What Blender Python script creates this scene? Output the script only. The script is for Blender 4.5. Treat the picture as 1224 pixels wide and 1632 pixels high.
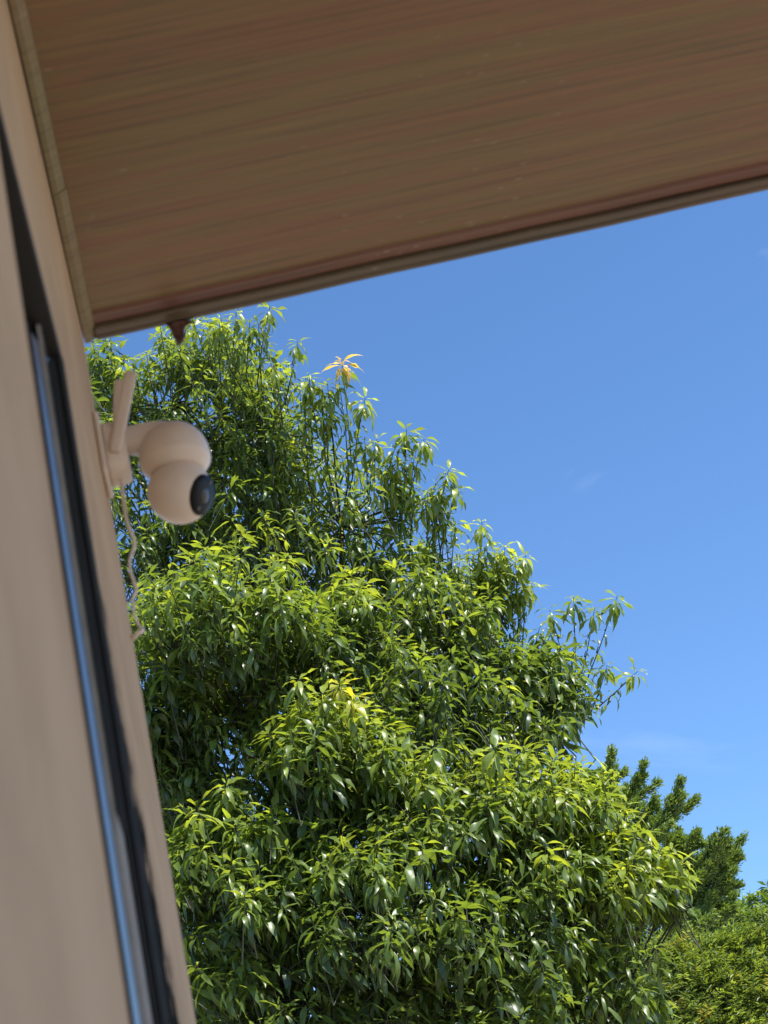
import bpy, bmesh, math, random
import numpy as np
from mathutils import Vector, Matrix, Quaternion

for o in list(bpy.data.objects):
    bpy.data.objects.remove(o, do_unlink=True)
sc = bpy.context.scene
C = sc.collection

# ------------------------------------------------------------------ camera
FPX = 3000.0                       # focal length in pixels of the 1224 x 1632 photograph
PITCH, ROLL, AZ = math.radians(26.0), math.radians(13.35), math.radians(7.2)
CAM = np.array([0.082, 0.0, 1.6])
def _w(v):                         # heading frame -> house frame (wall along +y, plane x = 0)
    a = AZ
    return np.array([v[0]*math.cos(a)+v[1]*math.sin(a), -v[0]*math.sin(a)+v[1]*math.cos(a), v[2]])
_F = np.array([0, math.cos(PITCH), math.sin(PITCH)]); _U = np.array([0, -math.sin(PITCH), math.cos(PITCH)]); _R = np.array([1.0, 0, 0])
CR = _w(_R*math.cos(ROLL) - _U*math.sin(ROLL)); CU = _w(_U*math.cos(ROLL) + _R*math.sin(ROLL)); CF = _w(_F)
def at(x, y, depth):
    return CAM + (CF + CR*(x-612)/FPX - CU*(y-816)/FPX)*depth
def to_px(P):
    V = np.asarray(P) - CAM
    d = V @ CF
    return 612 + (V @ CR)/d*FPX, 816 - (V @ CU)/d*FPX, d

cd = bpy.data.cameras.new('camera'); cam = bpy.data.objects.new('camera', cd); C.objects.link(cam)
M = Matrix((( *[CR[0], CU[0], -CF[0]], CAM[0]), (*[CR[1], CU[1], -CF[1]], CAM[1]), (*[CR[2], CU[2], -CF[2]], CAM[2]), (0, 0, 0, 1)))
cam.matrix_world = M
cd.sensor_fit = 'VERTICAL'; cd.sensor_height = 32.0; cd.lens = FPX/1632*32.0
cd.clip_start = 0.02; cd.clip_end = 3000
cd.dof.use_dof = True; cd.dof.focus_distance = 15.0; cd.dof.aperture_fstop = 9.5
sc.camera = cam

# ------------------------------------------------------------------ light
SUN_EL, SUN_AZ = math.radians(55), math.radians(132)   # azimuth clockwise from +y
w = bpy.data.worlds.new('World'); sc.world = w; w.use_nodes = True
nt = w.node_tree; nt.nodes.clear()
sky = nt.nodes.new('ShaderNodeTexSky'); sky.sky_type = 'NISHITA'; sky.sun_disc = False
sky.sun_elevation = SUN_EL; sky.sun_rotation = SUN_AZ
sky.altitude = 0; sky.air_density = 0.80; sky.dust_density = 0.0; sky.ozone_density = 4.6
bg = nt.nodes.new('ShaderNodeBackground'); bg.inputs['Strength'].default_value = 0.145
wo = nt.nodes.new('ShaderNodeOutputWorld')
# thin cirrus wisps all round the sky
tc = nt.nodes.new('ShaderNodeTexCoord'); mp = nt.nodes.new('ShaderNodeMapping')
mp.inputs['Rotation'].default_value = (0.35, 0.5, 0.75); mp.inputs['Scale'].default_value = (2.2, 11.0, 5.0)
no = nt.nodes.new('ShaderNodeTexNoise'); no.inputs['Scale'].default_value = 1.5; no.inputs['Detail'].default_value = 7; no.inputs['Roughness'].default_value = .55; no.inputs['Distortion'].default_value = .6
cr = nt.nodes.new('ShaderNodeValToRGB'); cr.color_ramp.elements[0].position = .56; cr.color_ramp.elements[1].position = .95
cr.color_ramp.elements[0].color = (0, 0, 0, 1); cr.color_ramp.elements[1].color = (.42, .42, .42, 1)
mx = nt.nodes.new('ShaderNodeMixRGB'); mx.inputs[2].default_value = (6.0, 6.6, 7.4, 1)
nt.links.new(tc.outputs['Generated'], mp.inputs[0]); nt.links.new(mp.outputs[0], no.inputs['Vector']); nt.links.new(no.outputs['Fac'], cr.inputs[0])
nt.links.new(cr.outputs[0], mx.inputs[0]); nt.links.new(sky.outputs[0], mx.inputs[1]); hs = nt.nodes.new('ShaderNodeHueSaturation'); hs.inputs['Saturation'].default_value = 1.10
nt.links.new(mx.outputs[0], hs.inputs['Color']); nt.links.new(hs.outputs[0], bg.inputs['Color']); nt.links.new(bg.outputs[0], wo.inputs['Surface'])
sl = bpy.data.lights.new('sun', 'SUN'); sun = bpy.data.objects.new('sun', sl); C.objects.link(sun)
sl.energy = 5.0; sl.angle = math.radians(.53); sl.color = (1, .95, .87)
sd = Vector((math.sin(SUN_AZ)*math.cos(SUN_EL), math.cos(SUN_AZ)*math.cos(SUN_EL), math.sin(SUN_EL)))
sun.rotation_euler = sd.to_track_quat('Z', 'Y').to_euler(); sun.location = (8, -4, 20)
vs = sc.view_settings; vs.view_transform = 'Standard'; vs.look = 'None'; vs.gamma = 1; vs.use_curve_mapping = False
vs.exposure = 0.8
sc.render.resolution_x = 768; sc.render.resolution_y = 1024
sc.cycles.max_bounces = 8

# ------------------------------------------------------------------ helpers
rng = np.random.default_rng(11); random.seed(5)
def new_mat(name):
    m = bpy.data.materials.new(name); m.use_nodes = True
    n = m.node_tree; n.nodes.clear()
    out = n.nodes.new('ShaderNodeOutputMaterial'); b = n.nodes.new('ShaderNodeBsdfPrincipled')
    n.links.new(b.outputs[0], out.inputs[0])
    return m, n, b, out
def node(n, t, **kw):
    x = n.nodes.new(t)
    for k, v in kw.items():
        if k in x.inputs: x.inputs[k].default_value = v
        else: setattr(x, k, v)
    return x
def ramp(n, src, stops):
    r = n.nodes.new('ShaderNodeValToRGB')
    while len(r.color_ramp.elements) < len(stops): r.color_ramp.elements.new(.5)
    for e, (p, c) in zip(r.color_ramp.elements, stops):
        e.position = p; e.color = (*c, 1)
    n.links.new(src, r.inputs[0]); return r
def coords(n, scale=(1, 1, 1), rot=(0, 0, 0), kind='Object'):
    t = n.nodes.new('ShaderNodeTexCoord'); m = n.nodes.new('ShaderNodeMapping')
    m.inputs['Scale'].default_value = scale; m.inputs['Rotation'].default_value = rot
    n.links.new(t.outputs[kind], m.inputs[0]); return m.outputs[0]
def bump(n, b, src, strength, dist=.01):
    x = node(n, 'ShaderNodeBump', Strength=strength, Distance=dist)
    n.links.new(src, x.inputs['Height']); n.links.new(x.outputs[0], b.inputs['Normal'])
def plain(name, col, rough=.5, metal=0.0, var=.12, nscale=30, bmp=.1):
    m, n, b, o = new_mat(name)
    nz = node(n, 'ShaderNodeTexNoise', Scale=nscale, Detail=5); n.links.new(coords(n), nz.inputs['Vector'])
    lo = tuple(c*(1-var) for c in col); hi = tuple(min(1, c*(1+var)) for c in col)
    r = ramp(n, nz.outputs['Fac'], [(.3, lo), (.7, hi)])
    n.links.new(r.outputs[0], b.inputs['Base Color'])
    b.inputs['Roughness'].default_value = rough; b.inputs['Metallic'].default_value = metal
    if bmp: bump(n, b, nz.outputs['Fac'], bmp, .003)
    return m
def link_mesh(name, me, mat, parent=None, smooth=False):
    o = bpy.data.objects.new(name, me); C.objects.link(o)
    if mat is not None and not me.materials: me.materials.append(mat)
    if parent is not None: o.parent = parent
    if smooth:
        for p in me.polygons: p.use_smooth = True
    return o
def mesh_of(name, verts, faces):
    me = bpy.data.meshes.new(name); me.from_pydata([tuple(v) for v in verts], [], [tuple(f) for f in faces]); me.update()
    return me
def from_bm(name, bm, mat, parent=None, smooth=False):
    me = bpy.data.meshes.new(name); bmesh.ops.recalc_face_normals(bm, faces=bm.faces); bm.to_mesh(me); bm.free()
    return link_mesh(name, me, mat, parent, smooth)
def box(bm, x0, x1, y0, y1, z0, z1, bevel=0, seg=2):
    r = bmesh.ops.create_cube(bm, size=1)
    for v in r['verts']:
        v.co = Vector((x0+(v.co.x+.5)*(x1-x0), y0+(v.co.y+.5)*(y1-y0), z0+(v.co.z+.5)*(z1-z0)))
    if bevel:
        es = list({e for v in r['verts'] for e in v.link_edges})
        bmesh.ops.bevel(bm, geom=es, offset=bevel, segments=seg, affect='EDGES', profile=.5)
def tube(bm, pts, rad, sides=8, cap=True):
    pts = [Vector(p) for p in pts]
    rings = []; prev = None
    for i, p in enumerate(pts):
        t = (pts[min(i+1, len(pts)-1)] - pts[max(i-1, 0)]).normalized()
        if prev is None:
            a = t.orthogonal().normalized()
        else:
            a = (prev - t*prev.dot(t)).normalized()
        prev = a; b = t.cross(a)
        r = rad[i] if hasattr(rad, '__len__') else rad
        rings.append([bm.verts.new(p + (a*math.cos(k*2*math.pi/sides) + b*math.sin(k*2*math.pi/sides))*r) for k in range(sides)])
    for r0, r1 in zip(rings[:-1], rings[1:]):
        for k in range(sides):
            bm.faces.new((r0[k], r0[(k+1) % sides], r1[(k+1) % sides], r1[k]))
    if cap:
        bm.faces.new(rings[0][::-1]); bm.faces.new(rings[-1])
def extrude_profile(name, prof, axis, a0, a1, mat, parent, steps=1, fn=None, smooth=False):
    """closed profile of 2-D points extruded along axis; fn maps (u, v, t) to a point"""
    n = len(prof); V = []; Fc = []
    for s in range(steps+1):
        t = a0 + (a1-a0)*s/steps
        for u, v in prof: V.append(fn(u, v, t))
    for s in range(steps):
        for k in range(n):
            Fc.append((s*n+k, s*n+(k+1) % n, (s+1)*n+(k+1) % n, (s+1)*n+k))
    Fc.append(tuple(range(n))[::-1]); Fc.append(tuple(range(steps*n, steps*n+n)))
    me = mesh_of(name, V, Fc)
    bm = bmesh.new(); bm.from_mesh(me); bmesh.ops.recalc_face_normals(bm, faces=bm.faces); bm.to_mesh(me); bm.free()
    return link_mesh(name, me, mat, parent, smooth)
def empty(name, loc, label, cat, group=None):
    o = bpy.data.objects.new(name, None); C.objects.link(o); o.location = loc
    o['label'] = label; o['category'] = cat
    if group: o['group'] = group
    o.empty_display_size = .1
    return o
def keep(o, parent):               # parent at a moved empty, geometry given in world coordinates
    o.parent = parent; o.matrix_parent_inverse = Matrix.Translation(parent.location).inverted(); return o

# ------------------------------------------------------------------ ground
def ground_mat():
    m, n, b, o = new_mat('ground_soil_and_paving')
    v = coords(n)
    a = node(n, 'ShaderNodeTexNoise', Scale=.35, Detail=8, Roughness=.65); c = node(n, 'ShaderNodeTexNoise', Scale=18, Detail=6)
    n.links.new(v, a.inputs['Vector']); n.links.new(v, c.inputs['Vector'])
    r1 = ramp(n, a.outputs['Fac'], [(.35, (.23, .19, .14)), (.55, (.30, .25, .19)), (.75, (.17, .17, .09))])
    r2 = ramp(n, c.outputs['Fac'], [(.3, (.7, .7, .7)), (.7, (1.1, 1.1, 1.1))])
    x = node(n, 'ShaderNodeMixRGB', blend_type='MULTIPLY'); x.inputs[0].default_value = 1
    n.links.new(r1.outputs[0], x.inputs[1]); n.links.new(r2.outputs[0], x.inputs[2]); n.links.new(x.outputs[0], b.inputs['Base Color'])
    b.inputs['Roughness'].default_value = .9; bump(n, b, c.outputs['Fac'], .3, .02)
    return m
g = link_mesh('ground', mesh_of('ground', [(-1500, -1500, 0), (1500, -1500, 0), (1500, 1500, 0), (-1500, 1500, 0)], [(0, 1, 2, 3)]), ground_mat())
g['kind'] = 'structure'

# ------------------------------------------------------------------ house
CY, CZ = 2.56, 3.252               # house corner, height of wall top at the soffit
WY0, WY1, WZ0, WZ1 = 1.25, 1.70, 1.0, 2.68   # window opening
def wall_mat():
    m, n, b, o = new_mat('beige_painted_plaster')
    v = coords(n)
    a = node(n, 'ShaderNodeTexNoise', Scale=3.4, Detail=7, Roughness=.62); f = node(n, 'ShaderNodeTexNoise', Scale=160, Detail=4); mid = node(n, 'ShaderNodeTexNoise', Scale=17, Detail=7, Roughness=.68)
    for q in (a, f, mid): n.links.new(v, q.inputs['Vector'])
    base = ramp(n, a.outputs['Fac'], [(.3, (.44, .305, .200)), (.5, (.52, .368, .243)), (.7, (.57, .405, .27))])
    # grime and mould creeping out of the far window jamb: a stain of its own shape, wider low down
    sx = n.nodes.new('ShaderNodeSeparateXYZ'); n.links.new(v, sx.inputs[0])
    def math_(op, a_, b_=None, c_=None):
        q = n.nodes.new('ShaderNodeMath'); q.operation = op
        for i, s in enumerate((a_, b_, c_)):
            if s is None: continue
            if isinstance(s, (int, float)): q.inputs[i].default_value = s
            else: n.links.new(s, q.inputs[i])
        return q.outputs[0]
    wid = math_('MULTIPLY_ADD', sx.outputs['Z'], -.75, 1.84)          # stain width by height
    dy = math_('SUBTRACT', sx.outputs['Y'], WY1)
    nn = math_('MULTIPLY_ADD', mid.outputs['Fac'], .85, -.42)
    dist = math_('ADD', dy, nn)
    st = n.nodes.new('ShaderNodeMapRange'); st.interpolation_type = 'SMOOTHSTEP'
    n.links.new(math_('SUBTRACT', dist, wid), st.inputs[0]); st.inputs[1].default_value = -.05; st.inputs[2].default_value = .05; st.inputs[3].default_value = 1; st.inputs[4].default_value = 0
    inside = math_('GREATER_THAN', sx.outputs['Y'], WY1-.02)
    stain = math_('MULTIPLY', st.outputs[0], inside)
    # fainter brown wash beyond the black
    st2 = n.nodes.new('ShaderNodeMapRange'); st2.interpolation_type = 'SMOOTHSTEP'
    n.links.new(math_('SUBTRACT', dist, wid), st2.inputs[0]); st2.inputs[1].default_value = -.02; st2.inputs[2].default_value = .24; st2.inputs[3].default_value = .35; st2.inputs[4].default_value = 0
    wash = math_('MULTIPLY', st2.outputs[0], inside)
    x1 = node(n, 'ShaderNodeMixRGB'); n.links.new(wash, x1.inputs[0]); n.links.new(base.outputs[0], x1.inputs[1]); x1.inputs[2].default_value = (.13, .095, .06, 1)
    x2 = node(n, 'ShaderNodeMixRGB'); n.links.new(stain, x2.inputs[0]); n.links.new(x1.outputs[0], x2.inputs[1]); x2.inputs[2].default_value = (.007, .006, .005, 1)
    n.links.new(x2.outputs[0], b.inputs['Base Color']); b.inputs['Roughness'].default_value = .85; b.inputs['Specular IOR Level'].default_value = .02
    bump(n, b, f.outputs['Fac'], .25, .002)
    return m
MW = wall_mat()
house = empty('house', (-3, -1.5, 0), 'beige plastered house with wood-look eave soffit and black window', 'house')
def wall_mesh():
    bm = bmesh.new()
    ys = [-6.0, WY0, WY1, CY]; zs = [0.0, WZ0, WZ1, CZ+.3]
    D = -.16
    vg = {}
    def V(x, y, z):
        k = (round(x, 4), round(y, 4), round(z, 4))
        if k not in vg: vg[k] = bm.verts.new(k)
        return vg[k]
    for X in (0.0, D):
        y3 = ys[-1]
        for i in range(3):
            for j in range(3):
                if i == 1 and j == 1: continue
                a, b_, c, d = [V(X, ys[i], zs[j]), V(X, ys[i+1], zs[j]), V(X, ys[i+1], zs[j+1]), V(X, ys[i], zs[j+1])]
                bm.faces.new((a, b_, c, d))
    def strip(p, q):
        bm.faces.new((V(0, *p), V(0, *q), V(D, *q), V(D, *p)))
    strip((WY0, WZ0), (WY1, WZ0)); strip((WY1, WZ0), (WY1, WZ1)); strip((WY1, WZ1), (WY0, WZ1)); strip((WY0, WZ1), (WY0, WZ0))
    for i in range(3):
        strip((ys[i], zs[0]), (ys[i+1], zs[0])); strip((ys[i], zs[3]), (ys[i+1], zs[3]))
        strip((ys[0], zs[i]), (ys[0], zs[i+1])); strip((ys[3], zs[i]), (ys[3], zs[i+1]))
    bmesh.ops.recalc_face_normals(bm, faces=bm.faces)
    ed = [e for e in bm.edges if len(e.link_faces) == 2 and abs(e.calc_face_angle(0)) > 1 and
          all(abs(v.co.x) < 1e-5 for v in e.verts) and (all(abs(v.co.y-CY) < 1e-5 for v in e.verts) or
          (all(WY0-1e-4 < v.co.y < WY1+1e-4 for v in e.verts) and all(WZ0-1e-4 < v.co.z < WZ1+1e-4 for v in e.verts)))]
    bmesh.ops.bevel(bm, geom=ed, offset=.007, segments=3, affect='EDGES')
    return bm
def hp(o): return keep(o, house)
hp(from_bm('wall', wall_mesh(), MW))
bm = bmesh.new(); box(bm, -6, -.163, CY-.16, CY, 0, CZ+.3); hp(from_bm('end_wall', bm, MW))
bm = bmesh.new(); box(bm, -6, -.163, -6, -5.84, 0, CZ+.3); hp(from_bm('end_wall', bm, MW))
bm = bmesh.new(); box(bm, -6.16, -6.003, -6, CY, 0, CZ+.3); hp(from_bm('back_wall', bm, MW))

def wood_mat(name, cols, rough=.42, gs=1.0):
    m, n, b, o = new_mat(name)
    v1 = coords(n, (1.5*gs, 30*gs, 4)); v2 = coords(n, (2.4*gs, 130*gs, 4)); v3 = coords(n, (.9, 3.2, 1)); v0 = coords(n)
    a = node(n, 'ShaderNodeTexNoise', Scale=1.0, Detail=6, Roughness=.62, Distortion=.35); f = node(n, 'ShaderNodeTexNoise', Scale=1.0, Detail=4, Roughness=.6, Distortion=.2)
    c = node(n, 'ShaderNodeTexNoise', Scale=1.3, Detail=3); dspk = node(n, 'ShaderNodeTexVoronoi', Scale=34)
    n.links.new(v1, a.inputs['Vector']); n.links.new(v2, f.inputs['Vector']); n.links.new(v3, c.inputs['Vector']); n.links.new(coords(n, (.55, 1.3, 1), (0, 0, .2)), dspk.inputs['Vector'])
    r = ramp(n, a.outputs['Fac'], cols)
    g2 = ramp(n, f.outputs['Fac'], [(.31, (.60, .61, .61)), (.44, (.95, .95, .94)), (.70, (1.17, 1.14, 1.09))])
    h = ramp(n, c.outputs['Fac'], [(.35, (1.06, .96, .93)), (.65, (.97, 1.03, .93))])
    x = node(n, 'ShaderNodeMixRGB', blend_type='MULTIPLY'); x.inputs[0].default_value = 1
    y = node(n, 'ShaderNodeMixRGB', blend_type='MULTIPLY'); y.inputs[0].default_value = 1
    n.links.new(r.outputs[0], x.inputs[1]); n.links.new(g2.outputs[0], x.inputs[2]); n.links.new(x.outputs[0], y.inputs[1]); n.links.new(h.outputs[0], y.inputs[2])
    # sparse pale specks of cobweb and dust
    sp = ramp(n, dspk.outputs['Distance'], [(.05, (1, 1, 1)), (.14, (0, 0, 0))])
    cl = node(n, 'ShaderNodeTexNoise', Scale=3.2, Detail=2); n.links.new(v0, cl.inputs['Vector'])
    cm = ramp(n, cl.outputs['Fac'], [(.52, (0, 0, 0)), (.62, (.26, .26, .26))])
    pm = node(n, 'ShaderNodeMixRGB', blend_type='MULTIPLY'); pm.inputs[0].default_value = 1
    n.links.new(sp.outputs[0], pm.inputs[1]); n.links.new(cm.outputs[0], pm.inputs[2])
    z = node(n, 'ShaderNodeMixRGB'); n.links.new(pm.outputs[0], z.inputs[0]); n.links.new(y.outputs[0], z.inputs[1]); z.inputs[2].default_value = (.5, .44, .38, 1)
    n.links.new(z.outputs[0], b.inputs['Base Color']); b.inputs['Roughness'].default_value = rough
    bump(n, b, f.outputs['Fac'], .08, .002)
    return m
M_SOF = wood_mat('brown_wood_grain_panel', [(.31, (.148, .092, .040)), (.43, (.205, .100, .048)), (.54, (.180, .116, .043)), (.69, (.238, .132, .056))])
M_RED = wood_mat('reddish_wood_grain_strip', [(.3, (.13, .055, .042)), (.7, (.19, .08, .058))])
M_TRIM = wood_mat('olive_brown_trim', [(.3, (.165, .125, .062)), (.7, (.225, .175, .09))], .45)
M_EDGE = wood_mat('brown_edge_moulding', [(.3, (.088, .062, .042)), (.7, (.128, .09, .06))], .45)
SW, SY0, SLOPE = 2.2, -6.0, .066
sz = lambda x: CZ + SLOPE*x
# soffit sheet
def lin(y0, y1, x0, x1, dz0, dz1, name, mat):
    V = [(x, y, sz(x)+dz) for dz in (dz0, dz1) for (x, y) in ((x0, y0), (x1, y0), (x1, y1), (x0, y1))]
    Fc = [(3, 2, 1, 0), (4, 5, 6, 7), (0, 1, 5, 4), (1, 2, 6, 5), (2, 3, 7, 6), (3, 0, 4, 7)]
    return hp(link_mesh(name, mesh_of(name, V, Fc), mat))
lin(SY0, CY-.0335, .002, SW, .010, .028, 'soffit', M_SOF)
ER = .034
# reddish strip next to the edge moulding, sagging slightly below the sheet
extr = lambda name, prof, mat, y_off: hp(extrude_profile(name, prof, 'x', .021, SW, mat, None, 40, lambda u, v, t: (t, CY+u+.0012*math.sin(t*9.1)+.0008*math.sin(t*23), sz(t)+v)))
extr('edge_strip', [(-.062, .0098), (-.058, .0055), (-.034, .0045), (-.0312, .009), (-.0312, .0097)], M_RED, 0)
# edge moulding: groove, flat bead, second bead, outer lip
extr('edge_moulding', [(-.0305, .024), (-.0305, .000), (-.029, -.003), (-.016, -.0042), (-.0142, -.0015), (-.0125, -.002), (-.009, -.0055), (-.002, -.0055), (.002, -.003), (.004, .004), (.004, .10), (-.008, .10), (-.008, .03)], M_EDGE, 0)
# wall trim, two lengths with a joint
TJ = 2.17
for (ya, yb, dx) in ((SY0, TJ, .0), (TJ+.002, CY+.004, .0015)):
    hp(extrude_profile('trim_strip', [(.0015, .0098), (.0015, -.001), (.003, -.004), (.011+dx, -.0035), (.0135+dx, -.001), (.019+dx, .0015), (.021+dx, .004), (.021+dx, .0098)], 'y', ya, yb, M_TRIM, None, 30,
       lambda u, v, t: (u + .0008*math.sin(t*7), t, sz(u)+v)))
M_ROOF = plain('grey_roof_sheet', (.22, .2, .19), .5, .3)
V = [(-6.6, -6.4, CZ+1.2), (SW+.03, -6.4, CZ+.33), (SW+.03, CY+.03, CZ+.33), (-6.6, CY+.03, CZ+1.2)]
V += [(x, y, z+.03) for x, y, z in V]
hp(link_mesh('roof', mesh_of('roof', V, [(3, 2, 1, 0), (4, 5, 6, 7), (0, 1, 5, 4), (1, 2, 6, 5), (2, 3, 7, 6), (3, 0, 4, 7)]), M_ROOF))
bm = bmesh.new(); box(bm, SW+.001, SW+.025, SY0, CY, sz(SW)-.02, CZ+.335); hp(from_bm('fascia', bm, M_EDGE))
bm = bmesh.new(); box(bm, -6.0, SW, CY-.012, CY-.011+.010, CZ+.31, CZ+.36); hp(from_bm('fascia', bm, M_EDGE))

# window in the recess
M_BLK = plain('black_aluminium', (.012, .0115, .011), .62, 0, .2, 60, .05)
M_ALU = plain('polished_aluminium', (.33, .32, .31), .38, 1.0, .06, 20, .0)
M_GRY = plain('grey_sealant', (.27, .245, .22), .7, 0, .15, 50, .2)
M_DGR = plain('dark_seal', (.05, .055, .05), .5, 0, .3, 80, .2)
def glass_mat():
    m, n, b, o = new_mat('dark_window_glass')
    nz = node(n, 'ShaderNodeTexNoise', Scale=3.0); n.links.new(coords(n), nz.inputs['Vector'])
    r = ramp(n, nz.outputs['Fac'], [(.3, (.010, .012, .012)), (.7, (.016, .018, .018))]); n.links.new(r.outputs[0], b.inputs['Base Color'])
    b.inputs['Roughness'].default_value = .03; b.inputs['IOR'].default_value = 1.52
    return m
M_GLS = glass_mat()
win = bpy.data.objects.new('window', None); C.objects.link(win); win.location = (0, (WY0+WY1)/2, WZ0); keep(win, house)
def wp(o): 
    o.parent = win
    o.matrix_parent_inverse = Matrix.Translation((0, (WY0+WY1)/2, WZ0)).inverted()
    return o
def stile(name, prof, mat, z0=WZ0+.004, z1=WZ1-.004):
    return wp(extrude_profile(name, prof, 'z', z0, z1, mat, None, 1, lambda u, v, t: (u, v, t)))
Y = WY1 - .004
stile('stile', [(.002, Y), (.002, Y-.002), (-.001, Y-.005), (-.002, Y-.001), (-.004, Y-.001), (-.005, Y-.005), (-.0073, Y-.006), (-.0073, Y)], M_BLK)
stile('seal', [(.0035, Y+.003), (.0035, Y-.0025), (.0022, Y-.0025), (.0022, Y+.003)], M_DGR)
stile('glass_edge', [(-.0075, Y), (-.0075, Y-.042), (-.0094, Y-.072), (-.0095, Y)], M_GLS, 2.15)
stile('sash_edge', [(-.0097, Y), (-.0097, Y-.071), (-.0145, Y-.0735), (-.0145, Y)], M_GRY)
stile('bright_bead', [(-.0148, Y), (-.0152, Y-.082), (-.0194, Y-.101), (-.0198, Y)], M_ALU, WZ0+.004, WZ1-.03)
stile('sash_stile', [(-.0201, Y), (-.0201, Y-.088), (-.06, Y-.088), (-.06, Y)], M_BLK)
YN = WY0 + .004
stile('stile', [(-.06, YN), (-.06, YN+.02), (-.02, YN+.02), (-.02, YN)], M_BLK)
for (za, zb) in ((WZ0+.002, WZ0+.03), (WZ1-.026, WZ1-.0035)):
    bm = bmesh.new(); box(bm, -.059, -.0262, YN+.0205, Y-.0885, za, zb, .002); wp(from_bm('rail', bm, M_BLK))
bm = bmesh.new(); box(bm, -.052, -.047, YN+.021, Y-.089, WZ0+.031, WZ1-.027); wp(from_bm('pane', bm, M_GLS))

bm = bmesh.new(); box(bm, -.0258, .0025, WY0-.012, WY1+.012, WZ1-.003, WZ1+.006, .002); wp(from_bm('head_frame', bm, M_BLK))
# ------------------------------------------------------------------ dome camera on the wall
M_CAM = plain('offwhite_camera_plastic', (.75, .635, .555), .42, 0, .04, 20, .02)
M_CAMW = plain('white_camera_plastic', (.74, .64, .56), .4, 0, .04, 20, .02)
def lens_mat():
    m, n, b, o = new_mat('black_glossy_lens_cover')
    nz = node(n, 'ShaderNodeTexNoise', Scale=8.0); n.links.new(coords(n), nz.inputs['Vector'])
    r = ramp(n, nz.outputs['Fac'], [(.3, (.006, .006, .008)), (.7, (.012, .011, .013))]); n.links.new(r.outputs[0], b.inputs['Base Color'])
    b.inputs['Roughness'].default_value = .38; b.inputs['Specular IOR Level'].default_value = .14
    return m
M_LENS = lens_mat()
YC = 2.44                          # where along the wall the camera is fixed
def cp(x, y, yy=YC):               # point on the vertical plane y = yy seen at photo pixel (x, y)
    d = CF + CR*(x-612)/FPX - CU*(y-816)/FPX
    return Vector(CAM + d*((yy-CAM[1])/d[1]))
sec = empty('security_camera', cp(160, 725), 'off-white dome security camera with two antennas bracketed to the beige wall', 'security camera')
sec.location.x = 0
def sp_(o): return keep(o, sec)
P0 = cp(160, 725); zc = P0.z
# plate on the wall
bm = bmesh.new(); box(bm, .0006, .009, YC-.045, YC+.045, zc-.052, zc+.05, .003); sp_(from_bm('mounting_plate', bm, M_CAM, None, False))
# bracket block and arm
B1 = cp(215, 712)
def loft(name, secs, mat, n=28, pw=2.6, smooth=True):
    """super-ellipse cross-sections (centre, axis a, axis b, ra, rb) joined into one skin"""
    bm = bmesh.new(); rings = []
    for c, a, b, ra, rb in secs:
        ring = []
        for k in range(n):
            t = 2*math.pi*k/n; ct, st = math.cos(t), math.sin(t)
            u = math.copysign(abs(ct)**(2/pw), ct); v = math.copysign(abs(st)**(2/pw), st)
            ring.append(bm.verts.new(Vector(c) + Vector(a)*ra*u + Vector(b)*rb*v))
        rings.append(ring)
    for r0, r1 in zip(rings[:-1], rings[1:]):
        for k in range(n): bm.faces.new((r0[k], r0[(k+1) % n], r1[(k+1) % n], r1[k]))
    bm.faces.new(rings[0][::-1]); bm.faces.new(rings[-1])
    return from_bm(name, bm, mat, None, smooth)
ax, az_, ay = Vector((1, 0, 0)), Vector((0, 0, 1)), Vector((0, 1, 0))
xb = cp(203, 715).x
sp_(loft('bracket', [(Vector((.0095, YC, zc-.003)), ay, az_, .036, .043), (Vector((.014, YC, zc-.003)), ay, az_, .037, .044), (Vector((xb-.004, YC, zc-.004)), ay, az_, .034, .041), (Vector((xb, YC, zc-.004)), ay, az_, .031, .038)], M_CAM, 32, 4))
# housing: from the arm into a hood open below, swept along +x
hc = cp(278, 722)                  # centre of the hood
pxm = (hc.y)/FPX/ (CF[1]+.0)       # metres for one pixel there (roughly)
mpp = float(np.linalg.norm(np.array(cp(300, 720)) - np.array(cp(200, 720)))/100)
arm_c = cp(225, 709)
def armsec(x, y, hh): 
    p = cp(x, y); return (Vector((p.x, YC, p.z)), ay, az_, hh*mpp*.95, hh*mpp*1.08)
sp_(loft('arm', [armsec(197, 703, 19), armsec(203, 703, 21), armsec(225, 701, 24), armsec(245, 702, 28), armsec(265, 707, 34), armsec(278, 712, 36)], M_CAM, 36, 2.5))
R_H = 57*mpp
def hood():
    bm = bmesh.new(); n = 40; rows = []
    # squashed dome over a short skirt that narrows to the ball
    prof = [(0.0, .93), (.22, .915), (.42, .86), (.6, .76), (.75, .62), (.87, .44), (.955, .22), (1.0, -.02), (1.0, -.22), (.985, -.30), (.95, -.36), (.90, -.42), (.84, -.52), (.77, -.60), (.66, -.62), (.5, -.5)]
    for r, z in prof:
        if r == 0: rows.append([bm.verts.new((0, 0, z*R_H))]*n); continue
        rows.append([bm.verts.new((r*R_H*math.cos(2*math.pi*k/n), r*R_H*math.sin(2*math.pi*k/n), z*R_H)) for k in range(n)])
    for a, b in zip(rows[:-1], rows[1:]):
        for k in range(n):
            q = [a[k], a[(k+1) % n], b[(k+1) % n], b[k]]
            bm.faces.new([v for i, v in enumerate(q) if v not in q[:i]])
    return bm
o = from_bm('housing', hood(), M_CAM, None, True); hcen = cp(278, 725); o.location = hcen; sp_(o)
o.rotation_euler = (0, math.radians(2), 0)
housing = o
bc = cp(287, 784); RB = 51.5*mpp
bm = bmesh.new(); bmesh.ops.create_uvsphere(bm, u_segments=44, v_segments=28, radius=RB)
fd = (Vector((.78, -.36, -.48))).normalized()       # the way the lens looks
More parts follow.
